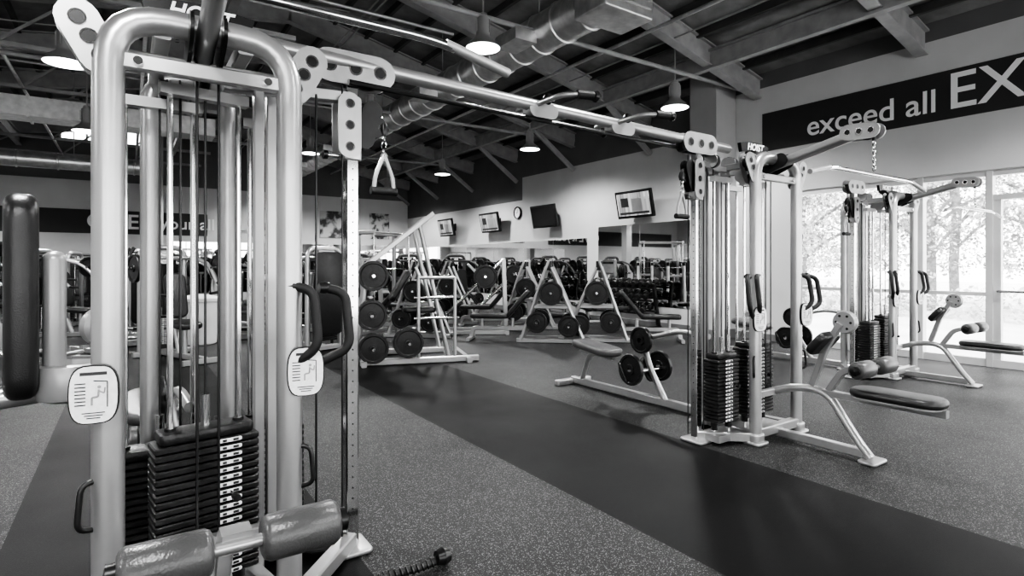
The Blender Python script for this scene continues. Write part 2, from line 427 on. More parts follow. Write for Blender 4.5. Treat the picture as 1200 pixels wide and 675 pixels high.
# ---------------------------------------------------------------- pendant lamps
m = MB()
m.lathe([(0, .44), (.05, .44), (.06, .40), (.085, .38), (.085, .16), (.10, .12), (.18, .06), (.225, 0), (.23, -.01), (.218, -.01)], (0, 0, 0), (0, 0, 1), LAMPOUT, 28)
m.lathe([(.218, -.008), (.165, .05), (.10, .10), (0, .11)], (0, 0, 0), (0, 0, 1), LAMPIN, 28)
m.cyl((0, 0, .44), (0, 0, 1.15), .012, LAMPOUT, 8)
for a in range(6):
    th = a*math.pi/3; m.box((.085*math.cos(th), .085*math.sin(th), .27), (.03, .006, .17), LAMPOUT, RZ(a*60))
lm = None
for X, zz in ((7.5, 3.95), (3.8, 4.15), (-.6, 3.7), (-4.6, 3.7)):
    for Y in (-2.3, 2.0, 6.3, 10.4, 14.7, 18.9):
        if X == -.6: Y += 2.1
        if X == 7.5 and Y == 2.0: Y = .6
        if Y > 20.5: continue
        if lm is None: o = m.build('pendant_lamp', (X, Y, zz)); lm = o.data
        else: o = put('pendant_lamp', lm, (X, Y, zz))
        ld = bpy.data.lights.new('lamp_light', 'SPOT'); ld.energy = 290; ld.spot_size = math.radians(158); ld.spot_blend = .5; ld.shadow_soft_size = .16
        l = bpy.data.objects.new('lamp_light', ld); S.collection.objects.link(l); l.parent = o; l.location = (0, 0, -.03)

# ---------------------------------------------------------------- cable machine
def stack(m, cx, cy, rot, n, off=0., w=.36, d=.14, top=2.0, lab=True):
    R = RZ(rot); c = V((cx, cy, 0)); W = lambda x, y, z: tuple(c+R @ V((x, y, z)))
    rx = w*.33
    for x in (-rx, rx):
        m.cyl(W(x, 0, .06), W(x, 0, top), .011, CHROME, 10)
        m.cyl(W(x, 0, .10), W(x, 0, .16), .026, BLACK)
        m.cyl(W(x, 0, .16+.028*n), W(x, 0, .16+.028*n+.05), .02, BLACK)
    z = .16
    for i in range(n):
        m.pad(W(0, 0, z+.0125), (w, d, .0235), IRON, R, cr=.012, er=.005, ns=2, ne=1)
        if lab:
            m.pad(W(off, -d/2-.001, z+.0125), (.085, .015, .003), LABEL, R @ RX(90), cr=.006, er=.001, ns=2, ne=1)
            m.box(W(off+.02, -d/2-.0035, z+.0125), (.02, .002, .009), DARKINK, R)
            m.box(W(off-.02, -d/2-.0035, z+.0125), (.014, .002, .009), DARKINK, R)
        z += .028
    m.pad(W(0, 0, z+.02), (w*.9, d*.9, .04), IRON, R, cr=.02, er=.01, ns=3, ne=2)
    m.cyl(W(0, 0, z), W(0, 0, z+.16), .016, CHROME); m.cyl(W(0, 0, z+.16), W(0, 0, top), .0045, BLACK, 6)
    m.cyl(W(off, -d/2-.06, .16+.028*(n*0.6)), W(off, -d/2, .16+.028*(n*.6)), .006, CHROME); m.cyl(W(off, -d/2-.09, .16+.028*(n*0.6)), W(off, -d/2-.06, .16+.028*(n*.6)), .014, BLACK)
    m.box(W(0, 0, .05), (w+.04, d+.04, .05), SILVER, R); m.box(W(0, 0, top), (w*.85, .05, .04), SILVER, R)
def pulley(m, c, ax, r=.055):
    m.lathe([(0, -.012), (r, -.012), (r*.85, 0), (r, .012), (0, .012)], c, ax, BLACK, 22); m.lathe([(0, -.02), (r*.3, -.02), (r*.3, .02), (0, .02)], c, ax, CHROME, 12)
def placard(m, c, s_=1, rz=0):
    R = RZ(rz) @ RX(90); c = V(c); q = lambda x, y, z: tuple(c+R @ V((x, y, z)))
    pts = []
    for k in range(28):
        th = 2*math.pi*k/28; cx = math.copysign(abs(math.cos(th))**.55, math.cos(th)); sy = math.copysign(abs(math.sin(th))**.75, math.sin(th)); pts.append((.062*cx, .088*sy))
    m.ext([(x*1.07, y*1.05) for x, y in pts], q(0, 0, -.004), R, .012, BLACK)
    m.ext(pts, q(0, 0, .004), R, .006, LABEL)
    # line drawing of a figure on a machine, title and text lines
    m.tube([q(-.004, -.032, .008), q(-.004, -.008, .008), q(.012, -.006, .008), (q(.014, .016, .008))], .0028, SHROUD, seg=6, fillet=.004)
    m.tube([q(.014, .012, .008), q(.028, .004, .008), q(.030, .022, .008)], .0022, SHROUD, seg=6, fillet=.004)
    m.lathe([(0, 0), (.005, 0), (.005, .003), (0, .003)], q(.015, .024, .007), tuple(R @ V((0, 0, 1))), SHROUD, 10)
    m.tube([q(.036, -.04, .008), q(.036, .04, .008), q(.0, .044, .008)], .0016, DARKINK, seg=6, fillet=.002)
    m.box(q(0, .066, .008), (.07, .010, .001), DARKINK, R)
    for k in range(7): m.box(q(-.034, .036-.011*k, .008), (.028, .0035, .001), DARKINK, R)
    for k in range(3): m.box(q(.0, -.056-.008*k, .008), (.06-.012*k, .003, .001), DARKINK, R)

RY_ = .62   # depth of the rear arch
def cable_machine(loc, col, cam=True, hsides=(-1, 1), barz=2.0, stacks=()):
    m = MB()
    # front arch and feet
    m.tube([(-.28, 0, .02), (-.28, 0, 2.17), (.28, 0, 2.17), (.28, 0, .02)], .046, SILVER, ry=.042, fillet=.17, seg=20)
    for x in (-.28, .28): m.pad((x, 0, .012), (.15, .15, .022), SILVER, cr=.03, er=.008); m.pad((x, 0, .05), (.12, .11, .06), SILVER, cr=.04, er=.01)
    # crossbars
    for y, z in ((0, 2.02), (.1, 2.06)): m.pad((0, y, z), (.52, .035, .055), SILVER, cr=.01, er=.006, ns=2, ne=1)
    m.tube([(-.28, 0, .08), (.28, 0, .08)], .035, SILVER, sq=True); m.tube([(-.26, .02, .36), (.26, .02, .36)], .024, SILVER, sq=True)
    for x in (-.2, .2): m.cyl((x, -.03, 2.02), (x, .03, 2.02), .014, CHROME)
    # spine rails at the top, rear arch
    for x in (-.13, .13): m.tube([(x, 0, 2.14), (x, RY_, 2.14)], .026, SILVER, sq=True)
    m.tube([(-.15, RY_, .02), (-.15, RY_, 2.15), (.15, RY_, 2.15), (.15, RY_, .02)], .036, SILVER, fillet=.12, seg=14)
    for x in (-.28, .28): m.tube([(x, 0, .05), (x*.54, RY_, .05)], .033, SILVER, sq=True)
    for x in (-.15, .15): m.pad((x, RY_, .012), (.13, .13, .022), SILVER, cr=.03, er=.008)
    # inner uprights beside stack
    sc = 1 if col[0] > 0 else -1
    for x, y in ((.235*sc, .36), (.30*sc, .44)): m.tube([(x, y, .05), (x, y, 2.13)], .02, SILVER, ry=.026, sq=True)
    m.box((.26*sc, .40, 2.12), (.16, .16, .04), SILVER); m.tube([(.1*sc, .38, 2.1), (col[0], col[1], 2.14)], .026, SILVER, sq=True)
    for s_ in stacks: stack(m, *s_[:4], **s_[4])
    # pulleys at the top with guide cables
    for p in ((0, .12, 2.2), (0, .42, 2.2), (.02, .30, 2.08), (.2*sc, .5, 2.16), (-.1*sc, .55, 2.08), (.4*sc, .3, 2.16)):
        pulley(m, p, (1, 0, 0))
        for s_ in (-1, 1): m.stadium((p[0]+.02*s_, p[1]-.02, p[2]), (p[0]+.02*s_, p[1]+.02, p[2]), .05, (1, 0, 0), .005, PLATE, False)
    for x, y in ((.05, .08), (-.02, .08), (-.05, .42), (.1*sc, .5), (.38*sc, .3), (.46*sc, .3)): m.cyl((x, y, .3), (x, y, 2.1), .005, BLACK, 6)
    # centre neck carrying the name plate
    m.tube([(0, .05, 2.1), (0, .25, 2.27)], .03, BLACK, sq=True)
    pts = [(-.19+.38*k/10, .045-.02*((k-5)/5)**2) for k in range(11)]+[(.17-.34*k/10, -.035-.02*((k-5)/5)**2+.01) for k in range(11)]
    m.ext(pts, (0, .2, 2.29), RX(90), .03, BLACK)
    # lat arm
    m.tube([(0, .12, 2.10), (0, -.63, 2.27)], .034, SILVER, ry=.04, seg=14)
    for x in (-.042, .042): m.stadium((x, -.55, 2.27), (x, -.70, 2.26), .055, (1, 0, 0), .01, PLATE)
    for s_ in (-1, 1): m.stadium((s_*.05, .12, 2.08), (s_*.05, -.06, 2.15), .055, (1, 0, 0), .012, BLACK, False)
    pulley(m, (0, -.66, 2.26), (1, 0, 0)); pulley(m, (0, -.57, 2.28), (1, 0, 0), .04)
    m.cyl((0, -.70, 2.24), (0, -.70, 2.19), .012, BLACK); m.chain((0, -.70, 2.19), (0, -.70, barz+.03), CHROME)
    m.tube([(-.80, -.70, barz-.05), (-.56, -.70, barz), (.56, -.70, barz), (.80, -.70, barz-.05)], .0145, CHROME, fillet=.1)
    for s_ in (-1, 1): m.tube([(s_*.81, -.70, barz-.052), (s_*.58, -.70, barz-.004)], .016, SHROUD)
    # side brackets at arch shoulders (oval plates with pulley)
    for s_ in (-1, 1):
        for y in (-.03, .03): m.stadium((s_*.30, y+.02, 2.02), (s_*.36, y+.02, 2.13), .06, (0, 1, 0), .008, PLATE)
        pulley(m, (s_*.36, .02, 2.12), (0, 1, 0), .045)
    # placards
    placard(m, (-.315, -.06, .945), rz=-8); placard(m, (.325, -.06, .95), rz=-8)
    # handles on posts
    for s_ in hsides:
        for dx, dz in ((0, 0), (.12, -.01)):
            m.tube([(s_*(.29+dx), -.02, 1.27+dz), (s_*(.355+dx), -.06, 1.25+dz), (s_*(.365+dx), -.09, 1.04+dz), (s_*(.28+dx*.6), -.03, .97+dz)], .018, FOAM, fillet=.05)
            m.lathe([(0, -.02), (.02, -.02), (.024, 0), (.02, .02), (0, .02)], (s_*(.285+dx), -.02, 1.27+dz), (1, 0, 0), BLACK, 12)
        m.tube([(s_*.28, 0, .98), (s_*.40, -.01, .98)], .02, SILVER)
    for s_ in (-1, 1): m.tube([(s_*.28, 0, .66), (s_*.35, -.03, .66), (s_*.36, -.04, .52), (s_*.30, 0, .5)], .009, BLACK, fillet=.03)
    # front station
    m.tube([(0, .02, .36), (0, -.14, .42), (0, -.38, .44), (0, -.60, .12), (0, -.68, .03)], .034, SILVER, ry=.028, fillet=.12, sq=False, seg=14)
    m.tube([(0, 0, .05), (0, -.64, .05)], .03, SILVER, sq=True); m.pad((0, -.69, .012), (.2, .12, .022), SILVER, cr=.03, er=.008)
    m.tube([(0, -.36, .42), (0, -.52, .42), (0, -1.12, .42)], .024, SILVER, sq=True, fillet=.08)
    m.pad((0, -.84, .475), (.27, .56, .06), VINYL, cr=.12, er=.028); m.pad((0, -.84, .446), (.25, .52, .02), SHROUD, cr=.1, er=.005)
    m.tube([(0, -.40, .44), (0, -.50, .60), (0, -.68, .655)], .022, SILVER, sq=True, fillet=.05)
    m.box((0, -.67, .655), (.07, .06, .05), SILVER); m.cyl((-.27, -.70, .65), (.27, -.70, .65), .016, SILVER)
    for s_ in (-1, 1):
        m.roller((s_*.055, -.70, .65), (s_*.25, -.70, .65), .058, VINYLG); m.lathe([(0, 0), (.03, 0), (.03, .02), (0, .025)], (s_*.25, -.70, .65), (s_, 0, 0), BLACK, 16)
    if cam:
        m.tube([(0, -.28, .46), (0, -.38, .75), (0, -.48, .93)], .022, SILVER, sq=True); m.lathe([(0, -.03), (.075, -.03), (.085, 0), (.075, .03), (0, .03)], (.03, -.5, .94), (1, 0, 0), SHROUD, 24)
        for k in range(6): th = k*math.pi/3; m.cyl((-.003, -.5+.05*math.cos(th), .94+.05*math.sin(th)), (.065, -.5+.05*math.cos(th), .94+.05*math.sin(th)), .009, BLACK, 8)
        m.pad((0, -.36, .78), (.26, .2, .06), VINYL, RX(-50), cr=.06, er=.02)
    # adjustable pulley column
    cx, cy = col
    m.tube([(cx, cy, .02), (cx, cy, 2.24)], .030, CHROME, sq=True)
    for k in range(34):
        z = .2+k*.05
        m.cyl((cx-.0305, cy, z), (cx+.0305, cy, z), .004, BLACK, 8); m.cyl((cx, cy-.0305, z), (cx, cy+.0305, z), .004, BLACK, 8)
    m.tube([(cx+.02*sc, cy+.06, .05), (cx+.02*sc, cy+.06, 2.2)], .004, BLACK, seg=6)
    m.tube([(cx-.05*sc, cy-.03, .05), (cx-.05*sc, cy-.03, 2.2)], .004, BLACK, seg=6)
    m.tube([(cx, cy, .05), (.15*sc, RY_, .05)], .034, SILVER, sq=True); m.pad((cx, cy, .012), (.16, .2, .022), SILVER, cr=.03, er=.008)
    m.tube([(cx, cy, .05), (.28*sc, 0, .05)], .034, SILVER, sq=True)
    # carriage: side plates with bolt holes, clamp body, swivel pulley
    m.pad((cx, cy, 1.99), (.085, .08, .30), SILVER, cr=.015, er=.008)
    for y in (-.048, .048):
        m.stadium((cx-.02, cy+y, 1.90), (cx-.02, cy+y, 2.10), .054, (0, 1, 0), .008, PLATE)
        m.stadium((cx+.06*sc, cy+y*.55, 1.95), (cx+.10*sc, cy+y*.55, 2.09), .048, (0, 1, 0), .007, BLACK, False)
    m.cyl((cx-.11, cy, 1.86), (cx-.04, cy, 1.86), .012, CHROME); m.lathe([(0, 0), (.02, 0), (.022, .02), (0, .03)], (cx-.11, cy, 1.86), (-1, 0, 0), BLACK, 14)
    for y in (-.035, .035):
        m.stadium((cx-.11, cy+y, 2.27), (cx+.13, cy+y, 2.27), .078, (0, 1, 0), .01, PLATE)
    pulley(m, (cx+.12*sc, cy, 2.02), (0, 1, 0), .055); pulley(m, (cx+.1*sc, cy, 2.25), (0, 1, 0), .05)
    hx = cx+.165*sc; hz = 1.88
    m.lathe([(0, 0), (.018, 0), (.026, .03), (.018, .06), (0, .06)], (hx, cy, 1.98), (0, 0, 1), BLACK, 12); m.chain((hx, cy, 1.99), (hx, cy, hz), CHROME, .016)
    for q in (-1, 1): m.tube([(hx, cy, hz+.01), (hx+q*.045, cy, hz-.10), (hx+q*.052, cy, hz-.17)], .011, SHROUD, fillet=.03, seg=8)
    m.torus((hx, cy, hz), RX(90), .016, .02, .005, CHROME)
    m.cyl((hx-.066, cy, hz-.17), (hx+.066, cy, hz-.17), .020, FOAM)
    # rear row station
    m.tube([(0, RY_, .05), (0, 2.45, .05)], .034, SILVER, sq=True); m.pad((0, 2.45, .03), (.5, .08, .06), SILVER, cr=.03, er=.01)
    m.tube([(0, 2.3, .05), (-.06, 2.12, .36), (-.1, 1.95, .42)], .028, SILVER, fillet=.1); m.tube([(-.1, 1.7, .40), (-.1, 2.2, .43)], .025, SILVER, sq=True)
    m.pad((-.1, 1.95, .475), (.30, .60, .075), VINYLG, RX(6), cr=.12, er=.03)
    m.tube([(0, 1.1, .05), (0, 1.3, .35), (-.05, 1.35, .62)], .03, SILVER, fillet=.1)
    for s_ in (-1, 1):
        m.pad((s_*.15, 1.45, .30), (.16, .26, .03), IRON, RX(60), cr=.05, er=.01); m.disc((s_*.20, 1.36, .34), (1, 0, 0), .15, IRON, .04)
    m.disc((-.09, 1.33, .62), (1, 0, 0), .13, IRON, .05); m.tube([(-.2, 1.3, .33), (.2, 1.3, .33)], .018, CHROME)
    m.tube([(-.05, 1.35, .62), (-.02, .95, .74), (0, RY_, .72)], .024, SILVER, fillet=.1)
    o = m.build('cable_machine', loc)
    M = Me.copy(); M.translation = V(loc)+V((0, .182, 2.292)); text('name_plate_lettering', 'HOIST', .075, M, TEXTW, o, shear=.25, ext=.002, bold=.002)
    return o
cable_machine((.227, 2.26, 0), (.65, .41), cam=False, hsides=(1,), barz=2.03,
              stacks=((.02, .22, 8, 19, dict(off=.07)), (-.12, .46, 0, 15, {}), (.33, .58, -10, 16, dict(w=.28))))
RS = ((.0, .20, 0, 19, {}), (-.43, .19, 0, 17, dict(w=.26)), (.04, .46, 0, 15, {}))
cable_machine((4.2, 2.53, 0), (-.60, .29), barz=1.96, stacks=RS)
cable_machine((7.75, 3.05, 0), (-.60, .29), barz=1.96, stacks=RS)

# crossover beam between the two towers
m = MB()
A = V((.30, 2.62, 2.30)); B = V((4.05, 2.86, 2.29)); d = (B-A).normalized(); n_ = V((-d.y, d.x, 0))
m.tube([A, B], .036, SILVER, seg=16)
m.tube([A+V((.55, 0, -.10)), B+V((-.4, 0, -.06))], .014, BLACK, seg=8)
for X in (1.75, 2.45):
    c = A.lerp(B, (X)/3.75)
    for s_ in (-1, 1):
        m.tube([c-d*.05, c+n_*s_*.20-d*.02+V((0, 0, .02)), c+n_*s_*.28+d*.06+V((0, 0, .02))], .016, SILVER, fillet=.06); m.tube([c+n_*s_*.27+d*.04+V((0, 0, .02)), c+n_*s_*.30+d*.14+V((0, 0, .02))], .025, FOAM)
        m.lathe([(0, -.02), (.026, -.02), (.034, 0), (.026, .02), (0, .02)], c+n_*s_*.30+d*.16+V((0, 0, .02)), d, BLACK, 12)
        m.lathe([(0, -.02), (.026, -.02), (.034, 0), (.026, .02), (0, .02)], c+n_*s_*.07+V((0, 0, .03)), n_, BLACK, 12)
    m.stadium(c-d*.06-V((0, 0, .03)), c+d*.06-V((0, 0, .03)), .045, (0, 1, 0), .075, SILVER, False)
for X in (3.15, 3.45): m.lathe([(0, -.03), (.045, -.03), (.045, .03), (0, .03)], A.lerp(B, X/3.75)-V((0, 0, .05)), (0, 1, 0), BLACK, 18)
m.build('cable_crossover_beam')

# rope attachment on floor
m = MB()
rp_ = [V((.80, 2.27, .03)), V((.90, 2.30, .03)), V((1.02, 2.28, .03)), V((1.14, 2.29, .03))]
m.tube(rp_, .017, FOAM, fillet=.08)
for k in range(16):
    t = k/15*3; i = min(int(t), 2); p = rp_[i].lerp(rp_[i+1], t-i)
    m.torus(p, RY(70) @ RX(10), .017, .017, .006, BLACK, 10, 5)
m.lathe([(0, -.03), (.03, -.03), (.04, 0), (.03, .03), (0, .03)], (1.17, 2.29, .042), (1, 0, 0), BLACK, 16)
m.tube([(.80, 2.27, .03), (.74, 2.22, .03), (.68, 2.18, .03)], .008, CHROME)
m.build('tricep_rope_attachment')

# ---------------------------------------------------------------- back machine at far left, pad seen edge on
m = MB()
m.pad((0, .02, 1.21), (.28, .90, .12), VINYL, RX(90), cr=.11, er=.045, ns=6)
m.pad((0, .135, 1.12), (.13, .58, .085), SHROUD, RX(90), cr=.04, er=.035)
m.lathe([(0, .73), (.09, .73), (.125, .745), (.137, .78), (.137, .87), (.128, .895), (.105, .90), (.09, .875), (0, .87)], (0, .19, 0), (0, 0, 1), SHROUD, 32)
m.tube([(0, .14, .78), (0, -.5, .74), (0, -.6, .05)], .045, SILVER, fillet=.12, seg=16)
m.pad((0, -.36, .60), (.40, .42, .09), VINYL, cr=.12, er=.03)
m.tube([(-.5, -.6, .05), (.5, -.6, .05)], .035, SILVER, sq=True)
for x in (-.5, .5): m.tube([(x, -.9, .04), (x, -.35, .04)], .033, SILVER, sq=True)
m.build('seated_back_extension_machine', (-.41, 3.28, 0), math.radians(-83))

# ---------------------------------------------------------------- plate loaded incline machine
m = MB()
m.tube([(-.85, 0, .05), (.75, 0, .05)], .04, SILVER, sq=True); m.tube([(-.85, .9, .05), (.4, .9, .05)], .04, SILVER, sq=True)
for x in (-.8, .6): m.tube([(x, -.15, .04), (x, 1.0, .04)], .035, SILVER, sq=True)
for x in (-.08, .42): m.tube([(x, 0, .06), (x, 0, 1.18)], .024, SILVER)
m.tube([(-.08, 0, 1.17), (.42, 0, 1.17)], .024, SILVER); m.tube([(-.14, 0, .62), (.48, 0, .62)], .018, CHROME); m.tube([(-.14, 0, .9), (.42, 0, .9)], .018, CHROME)
for y in (.1, .9):
    m.tube([(-1.0, y, 1.15), (.14, y, 2.06)], .032, SILVER, sq=True); m.tube([(-.9, y, .05), (-.75, y, 1.35)], .034, SILVER); m.tube([(.35, y, .05), (-.05, y, 1.88)], .03, SILVER)
for k in range(6): t = (k+.5)/6; p = V((-1.0, 0, 1.15)).lerp(V((.14, 0, 2.06)), t); m.tube([(p.x, .1, p.z), (p.x, .9, p.z)], .016, CHROME)
m.pad((-.05, .25, .72), (.45, .35, .08), VINYL, cr=.08, er=.03); m.pad((-.3, .42, 1.05), (.5, .4, .08), VINYL, RY(-60), cr=.08, er=.03)
for x, z, r in ((-.22, .30, .20), (-.68, .24, .2), (-.7, .68, .2), (-.68, 1.2, .2)):
    m.cyl((x, -.22, z), (x, .25, z), .02, CHROME); m.disc((x, -.08, z), (0, 1, 0), r, IRON, .045); m.disc((x, -.03, z), (0, 1, 0), r, IRON, .045); m.disc((x, .03, z), (0, 1, 0), r, IRON, .045)
m.build('plate_loaded_row_machine', (3.35, 7.1, 0), math.radians(-18))

# ---------------------------------------------------------------- plate loaded racks
def bench_rack(hw=.48, bar=True, FR=SILVER):
    m = MB()
    for s_ in (-1, 1):
        x = s_*hw
        m.tube([(x, -.42, .04), (x, .06, 1.42)], .046, FR, ry=.036, seg=12); m.tube([(x, .66, .04), (x, .10, 1.30)], .042, FR, ry=.034, seg=12)
        m.tube([(x, -.5, .04), (x, .76, .04)], .035, FR, sq=True); m.pad((x, .05, 1.33), (.07, .12, .16), BLACK, cr=.02, er=.01)
        m.tube([(x, -.2, .62), (x, .4, .62)], .026, FR, sq=True); m.tube([(x, .02, 1.1), (x, -.1, 1.1), (x, -.12, 1.18)], .016, CHROME)
        for y, z, r in ((.10, .86, .205), (-.14, .36, .18), (.40, .30, .18)):
            m.cyl((x, y, z), (x+s_*.2, y, z), .02, CHROME)
            for k in range(2): m.disc((x+s_*(.06+.05*k), y, z), (1, 0, 0), r, IRON, .045)
    m.tube([(-hw, .5, .35), (hw, .5, .35)], .03, FR, sq=True); m.tube([(-hw, .08, 1.05), (hw, .08, 1.05)], .03, FR, sq=True)
    m.tube([(-hw, -.33, .28), (hw, -.33, .28)], .03, FR, sq=True)
    m.tube([(0, -.3, .22), (0, -1.3, .22), (0, -1.35, .04)], .035, FR, sq=True, fillet=.05); m.tube([(-.25, -1.35, .04), (.25, -1.35, .04)], .03, FR, sq=True)
    m.tube([(0, -.6, .22), (0, -.6, .4)], .03, FR); m.tube([(0, -1.15, .22), (0, -1.15, .4)], .03, FR)
    m.pad((0, -1.0, .44), (.30, .7, .08), VINYL, cr=.08, er=.03); m.pad((0, -.50, .66), (.30, .6, .08), VINYL, RX(50), cr=.08, er=.03)
    if bar:
        m.cyl((-1.0, -.12, 1.20), (1.0, -.12, 1.20), .014, CHROME)
        for s_ in (-1, 1):
            m.cyl((s_*.66, -.12, 1.2), (s_*1.02, -.12, 1.2), .025, CHROME); m.disc((s_*.72, -.12, 1.2), (1, 0, 0), .225, IRON, .045)
    return m
pr = bench_rack(.2, False).build('plate_loaded_press_machine', (6.09, 7.95, 0), math.radians(228)).data
for x, y, r in ((6.95, 7.45, 48), (6.95, 9.9, 228), (4.45, 9.9, 228), (6.1, 11.75, 228)):
    put('plate_loaded_press_machine', pr, (x, y, 0), math.radians(r))
# 45 degree leg press
def leg_press():
    m = MB()
    for s_ in (-1, 1):
        x = s_*.3
        m.tube([(x, -1.0, .04), (x, .95, .04)], .035, SILVER, sq=True); m.tube([(x, -.35, .3), (x, .85, 1.45)], .03, CHROME); m.tube([(x, .9, .04), (x, .85, 1.45)], .038, SILVER, sq=True)
        m.tube([(x, -.5, .04), (x, -.35, .32)], .035, SILVER, sq=True); m.tube([(x*1.2, -.35, .35), (x*1.2, -.55, .62), (x*1.2, -.75, .62)], .018, FOAM, fillet=.05)
        m.cyl((x, .5, 1.12), (x+s_*.34, .5, 1.12), .022, CHROME)
        for k in range(3): m.disc((x+s_*(.08+.055*k), .5, 1.12), (1, 0, 0), .225, IRON, .05)
    m.pad((0, .32, 1.18), (.62, .5, .035), PLATE, RX(-46), cr=.03, er=.008); m.tube([(-.32, .5, 1.12), (.32, .5, 1.12)], .03, SILVER)
    for y in (-.95, .92): m.tube([(-.42, y, .035), (.42, y, .035)], .033, SILVER, sq=True)
    m.pad((0, -.42, .34), (.4, .42, .08), VINYL, RX(12), cr=.08, er=.03); m.pad((0, -.8, .58), (.42, .68, .09), VINYL, RX(-42), cr=.09, er=.03)
    m.tube([(-.3, .85, 1.45), (.3, .85, 1.45)], .03, SILVER, sq=True)
    return m
lp = leg_press().build('leg_press_machine', (5.45, 9.9, 0), math.radians(238)).data
put('leg_press_machine', lp, (7.4, 11.8, 0), math.radians(238)); put('leg_press_machine', lp, (3.5, 11.6, 0), math.radians(215))
# smith style guided barbell rack
def smith():
    m = MB()
    for s_ in (-1, 1):
        x = s_*.62
        m.tube([(x, -.5, .04), (x, .5, .04)], .04, SILVER, sq=True); m.tube([(x, .3, .04), (x, .3, 2.05), (x, -.15, 2.05)], .038, SILVER, sq=True, fillet=.1)
        m.tube([(x, -.15, .06), (x, -.12, 2.05)], .016, CHROME)
        m.disc((s_*.86, -.13, 1.25), (1, 0, 0), .225, IRON, .05); m.disc((s_*.80, -.13, 1.25), (1, 0, 0), .225, IRON, .05)
        for z in (.35, .8, 1.25):
            m.cyl((x, .34, z), (x+s_*.25, .34, z), .02, CHROME); m.disc((x+s_*.08, .34, z), (1, 0, 0), .19, IRON, .045); m.disc((x+s_*.14, .34, z), (1, 0, 0), .19, IRON, .045)
    for z in (.1, 2.05): m.tube([(-.62, .3, z), (.62, .3, z)], .035, SILVER, sq=True)
    m.cyl((-1.02, -.13, 1.25), (1.02, -.13, 1.25), .014, CHROME); m.tube([(-.62, -.15, 2.05), (.62, -.15, 2.05)], .02, SILVER)
    m.pad((0, -.3, .45), (.28, 1.1, .08), VINYL, cr=.07, er=.03); m.tube([(0, -.75, .04), (0, -.7, .4)], .03, SILVER); m.tube([(0, .1, .04), (0, .1, .4)], .03, SILVER)
    return m
smo = smith().build('smith_machine', (4.85, 12.2, 0), math.radians(30)).data
put('smith_machine', smo, (2.3, 13.0, 0), math.radians(20))
br = bench_rack(.48, True).build('weight_bench_rack', (6.3, 15.5, 0), math.radians(-80)).data
for x, y, r in ((8.4, 15.5, -80), (4.1, 15.5, -80)): put('weight_bench_rack', br, (x, y, 0), math.radians(r))
# flat bench
def flat_bench():
    m = MB()
    m.tube([(0, -.55, .04), (0, -.45, .2), (0, .45, .2), (0, .55, .04)], .035, SILVER, fillet=.08)
    for y in (-.58, .58): m.tube([(-.28, y, .035), (.28, y, .035)], .03, SILVER, sq=True)
    for y in (-.3, .3): m.tube([(0, y, .2), (0, y, .4)], .03, SILVER)
    m.pad((0, -.2, .45), (.28, .8, .08), VINYL, cr=.08, er=.03); m.pad((0, .42, .5), (.28, .38, .08), VINYL, RX(20), cr=.08, er=.03)
    return m
fb = flat_bench().build('flat_bench', (7.95, 8.55, 0), math.radians(75)).data
put('flat_bench', fb, (8.35, 10.6, 0), math.radians(10))
# dumbbell racks
def db_rack():
    m = MB()
    for y in (-1.1, 1.1):
        m.tube([(.25, y, .03), (.1, y, .95)], .035, BLACK, sq=True); m.tube([(-.25, y, .03), (.3, y, .03)], .033, BLACK, sq=True)
    for z, x in ((.35, .0), (.62, .08), (.88, .16)):
        for dx in (-.09, .09): m.tube([(x+dx, -1.15, z+dx*.3), (x+dx, 1.15, z+dx*.3)], .018, BLACK, sq=True)
        for k in range(11):
            y = -1.0+k*.2
            m.cyl((x-.07, y, z+.08), (x+.07, y, z+.08), .014, CHROME, 8)
            for s_ in (-1, 1): m.lathe([(0, -.04), (.055, -.04), (.065, -.03), (.065, .03), (.055, .04), (0, .04)], (x+s_*.11, y, z+.08+s_*.025), (1, 0, .25), IRON, 10)
    return m
dr = db_rack().build('dumbbell_rack', (9.0, 12.4, 0)).data
for y in (9.3, 18.0, 20.3): put('dumbbell_rack', dr, (9.0, y, 0))
# treadmills
def treadmill():
    m = MB()
    m.pad((0, 0, .12), (.78, 1.8, .16), SHROUD, cr=.12, er=.04); m.pad((0, -.05, .205), (.5, 1.45, .02), BLACK, cr=.03, er=.005)
    m.pad((0, .75, .25), (.7, .4, .16), BLACK, cr=.12, er=.06)
    for s_ in (-1, 1):
        m.tube([(s_*.37, .6, .15), (s_*.37, .75, 1.15), (s_*.37, .2, 1.0)], .03, SILVER, fillet=.12)
        m.tube([(s_*.37, .45, 1.03), (s_*.37, .12, .97)], .035, BLACK)
    m.pad((0, .72, 1.28), (.72, .36, .09), BLACK, RX(60), cr=.08, er=.03); m.pad((0, .685, 1.34), (.36, .16, .02), SHROUD, RX(60), cr=.02, er=.005)
    m.tube([(-.37, .7, 1.1), (.37, .7, 1.1)], .03, SILVER)
    return m
tm = treadmill().build('treadmill', (-1.4, 20.1, 0), math.radians(178)).data
for x in (-3.4, -2.4, -.4, .6, 1.6, 2.6, 3.6, 4.6, 5.6, 6.6, 7.6): put('treadmill', tm, (x, 20.1, 0), math.radians(178))
